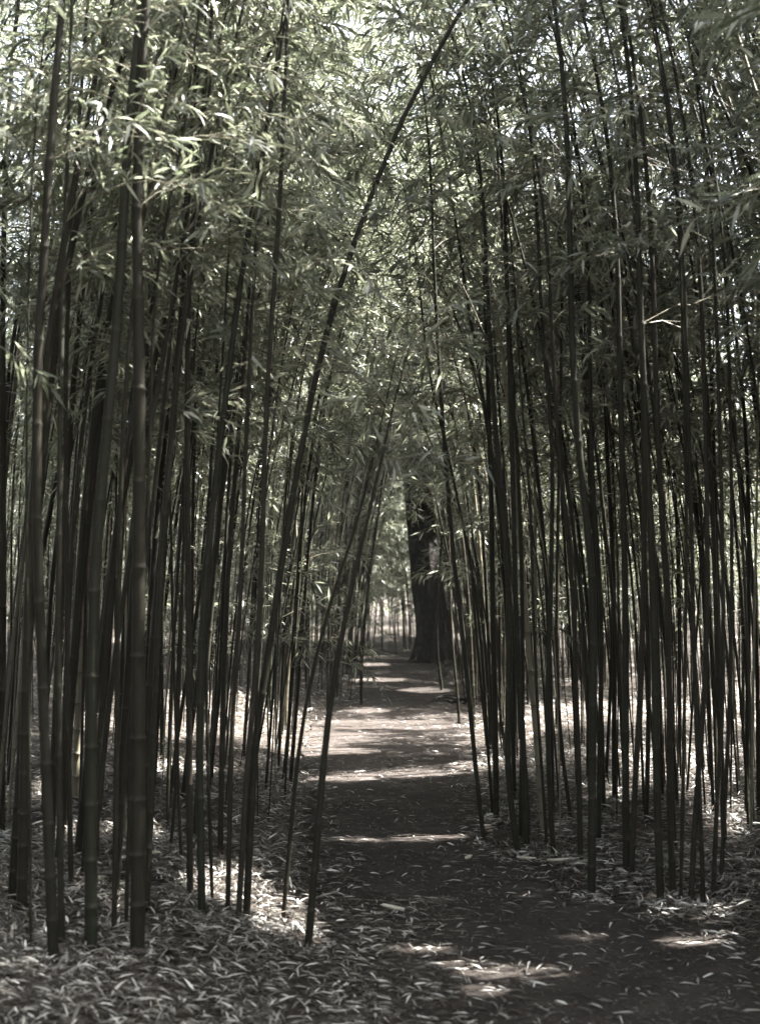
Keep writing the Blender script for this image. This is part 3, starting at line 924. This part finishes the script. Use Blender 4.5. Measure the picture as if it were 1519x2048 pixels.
# ------------------------------------------------------------------ the dark leaning tree at the end of the path
def tree():
    x0, d0 = on_ground(868, 1322)
    t = empty("leaning_tree", (x0, d0, float(ground_z(x0, d0))), "thick dark tree trunk leaning left at the far end of the path", "tree")
    base = np.array([x0, d0, float(ground_z(x0, d0))])
    rows = [(868, 1332, 112), (868, 1318, 94), (867, 1300, 76), (865, 1270, 62), (860, 1220, 58), (855, 1180, 56), (846, 1080, 54), (838, 1010, 50),
            (830, 940, 47), (818, 840, 43), (806, 740, 40), (796, 640, 37), (788, 560, 34)]
    P = np.array([((px - CX) * d0 / F, d0, CAMZ - (py - HY) * d0 / F) for px, py, w in rows])
    rr = np.array([w * 1.1 / 2 * d0 / F for _, _, w in rows])
    zz = np.linspace(P[0, 2], P[-1, 2], 90)
    C = np.stack([np.interp(zz, P[:, 2], P[:, 0]), np.full(90, d0), zz], 1)
    Rr = np.interp(zz, P[:, 2], rr)
    k = 36
    a = np.arange(k) * 2 * math.pi / k
    V = []
    for c, r, z in zip(C, Rr, zz):
        fl = math.exp(-max(0, z) / 0.25)
        q = r * (1 + 0.05 * np.sin(a * 9 + z * 1.3 + 2 * np.sin(z * 2)) + 0.03 * np.sin(a * 17 - z * 3) + 0.03 * np.sin(a * 3 + z * 2.1) + fl * 0.16 * np.cos(a * 5 + 0.6))
        V.append(np.stack([c[0] + q * np.cos(a), c[1] + q * np.sin(a), np.full(k, c[2])], 1))
    V = np.concatenate(V) - base
    i = np.arange(89)[:, None] * k; j = np.arange(k)[None, :]; j2 = (j + 1) % k
    q = np.stack([i + j, i + j2, i + k + j2, i + k + j], -1).reshape(-1, 4)
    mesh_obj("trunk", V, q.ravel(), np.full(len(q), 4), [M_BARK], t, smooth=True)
    top = C[-1]
    lp, lr, tips = [], [], []
    for m in range(9):
        az = m * 2.4 + R(-0.3, 0.3); ln = R(2.0, 3.6); el = R(0.4, 1.2)
        u = np.linspace(0, 1, 9)
        st = C[-1 - int(R(0, 22))]
        p = st + np.stack([ln * u * math.cos(el) * math.cos(az), ln * u * math.cos(el) * math.sin(az), ln * (u * math.sin(el) + 0.12 * np.sin(u * 5))], 1)
        lp.append(p); lr.append(np.linspace(0.14, 0.02, 9)); tips += [p[4], p[6], p[8]]
        for s_ in (4, 6):
            az2 = az + R(-1.2, 1.2)
            p2 = p[s_] + np.stack([1.3 * u * math.cos(az2), 1.3 * u * math.sin(az2), 0.8 * u], 1)
            lp.append(p2); lr.append(np.linspace(0.05, 0.01, 9)); tips += [p2[5], p2[8]]
    v, f, c, _ = tubes(lp, lr, 7)
    mesh_obj("limbs", v - base, f, c, [M_BARK], t, smooth=True)
    tips = np.array(tips)
    cl = np.repeat(tips, 9, 0) + rng.normal(0, 0.45, (len(tips) * 9, 3))
    pts = np.repeat(cl, 46, 0) + rng.normal(0, 0.17, (len(cl) * 46, 3))
    n = len(pts)
    D = unit(rng.normal(0, 1, (n, 3)) + np.array([0, 0, -0.3])); N = unit(rng.normal(0, 0.6, (n, 3)) + np.array([0, 0, 1]))
    L = R(0.06, 0.11, n)
    g = ~sun_gap(pts)
    v, f, c, r_ = leaves_mesh(pts[g], D[g], N[g], L[g], L[g] * 0.4, R(0, 1, g.sum()), False)
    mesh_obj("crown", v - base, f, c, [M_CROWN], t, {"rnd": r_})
tree()

# ------------------------------------------------------------------ small things on the ground
def lump(name, px, py, r, squash, mat, label, cat):
    x, d = on_ground(px, py)
    import bmesh
    bm = bmesh.new()
    bmesh.ops.create_icosphere(bm, subdivisions=3, radius=r)
    for v in bm.verts:
        c = v.co.normalized()
        k = 1 + 0.16 * math.sin(c.x * 5 + 1) * math.cos(c.y * 4) + 0.08 * math.sin(c.z * 9 + c.x * 7)
        v.co = Vector((c.x * k * r * 1.25, c.y * k * r, c.z * k * r * squash))
    me = bpy.data.meshes.new(name); bm.to_mesh(me); bm.free()
    me.materials.append(mat)
    for p in me.polygons: p.use_smooth = True
    o = bpy.data.objects.new(name, me); COL.objects.link(o)
    o.location = (x, d, float(ground_z(x, d)) + r * squash * 0.6)
    o['label'] = label; o['category'] = cat
lump("stone", 983, 1640, 0.035, 0.8, M_STONE, "small white stone glinting in sun at the foot of the first right-hand stems", "stone")

def sheath(px, py, ln, wd, az, label):
    x, d = on_ground(px, py)
    z = float(ground_z(x, d)) + 0.045
    nu, nv = 12, 7
    u = np.linspace(0, 1, nu); v = np.linspace(-1, 1, nv)
    U, Vv = np.meshgrid(u, v, indexing='ij')
    half = wd * np.sin(np.clip(U * 0.9 + 0.1, 0, 1) * math.pi) ** 0.6 + 0.002
    a = U * ln - ln / 2
    b = Vv * half
    h = 0.25 * ln * (U - 0.5) ** 2 + (Vv ** 2) * half * 0.8
    X = a * math.cos(az) - b * math.sin(az); Y_ = a * math.sin(az) + b * math.cos(az)
    P = np.stack([X, Y_, h], -1).reshape(-1, 3)
    i = (np.arange(nu - 1)[:, None] * nv + np.arange(nv - 1)[None, :])
    q = np.stack([i, i + nv, i + nv + 1, i + 1], -1).reshape(-1, 4)
    o = mesh_obj("culm_sheath", P, q.ravel(), np.full(len(q), 4), [M_SHEATH], smooth=True)
    o.location = (x, d, z)
    md = o.modifiers.new("thickness", 'SOLIDIFY'); md.thickness = 0.002
    o['label'] = label; o['category'] = "bamboo sheath"; o['group'] = "shed bamboo sheaths on the ground"
sheath(303, 1728, 0.10, 0.020, 0.3, "broad pale shed sheath lying beside the thickest dark pole")
sheath(258, 1735, 0.13, 0.014, 1.1, "dull grey shed sheath on the left of the thickest dark pole")
sheath(1117, 1740, 0.13, 0.014, 0.35, "long pale curled sheath on the dark leaves at the foot of the right stand")
sheath(937, 1733, 0.09, 0.012, 1.2, "upright-lying pale sheath at the right edge of the bare soil")
sheath(1052, 1735, 0.10, 0.010, -0.2, "thin pale sheath just left of the long curled one")
sheath(785, 1838, 0.12, 0.013, -0.6, "pale curled sheath alone on the bare path in the foreground")

def fallen_branch():
    x, d = on_ground(925, 1416)
    z = float(ground_z(x, d)) + 0.05
    base = np.array([x, d, z])
    lp, lr = [], []
    for m in range(7):
        az = R(-0.5, 0.5) + (math.pi if m % 2 else 0)
        u = np.linspace(0, 1, 7)
        ln = R(0.3, 0.6)
        st = np.array([R(-0.15, 0.1), R(-0.1, 0.1), R(0, 0.06)])
        lp.append(st + np.stack([ln * u * math.cos(az), ln * u * math.sin(az), 0.10 * np.sin(u * 3) * R(0.2, 1)], 1))
        lr.append(np.linspace(0.016, 0.006, 7))
    v, f, c, _ = tubes(lp, lr, 6)
    o = mesh_obj("fallen_branch", v, f, c, [M_BARK], smooth=True)
    o.location = base
    o['label'] = "dark heap of fallen sticks at the right path edge beyond the sunlit stripe"; o['category'] = "branch"
fallen_branch()

# ------------------------------------------------------------------ thin scattering volume added to lift the blacks
def added_veil():
    import bmesh
    bm = bmesh.new()
    bmesh.ops.create_cube(bm, size=1.0)
    me = bpy.data.meshes.new("added_veil"); bm.to_mesh(me); bm.free()
    o = bpy.data.objects.new("added_veil", me); COL.objects.link(o)
    o.scale = (460, 420, 18); o.location = (0, 50, 7.5)
    m = bpy.data.materials.new("added_veil_air"); m.use_nodes = True
    nt = m.node_tree; nt.nodes.clear()
    out = nt.nodes.new("ShaderNodeOutputMaterial")
    v = nt.nodes.new("ShaderNodeVolumePrincipled")
    v.inputs['Color'].default_value = (0.85, 0.87, 0.85, 1)
    v.inputs['Density'].default_value = 0.00045
    v.inputs['Anisotropy'].default_value = 0.3
    nt.links.new(v.outputs[0], out.inputs['Volume'])
    me.materials.append(m)
    o['kind'] = 'stuff'; o['label'] = 'faint scattering veil added between the stems to lift the blacks'; o['category'] = 'added_veil'
added_veil()
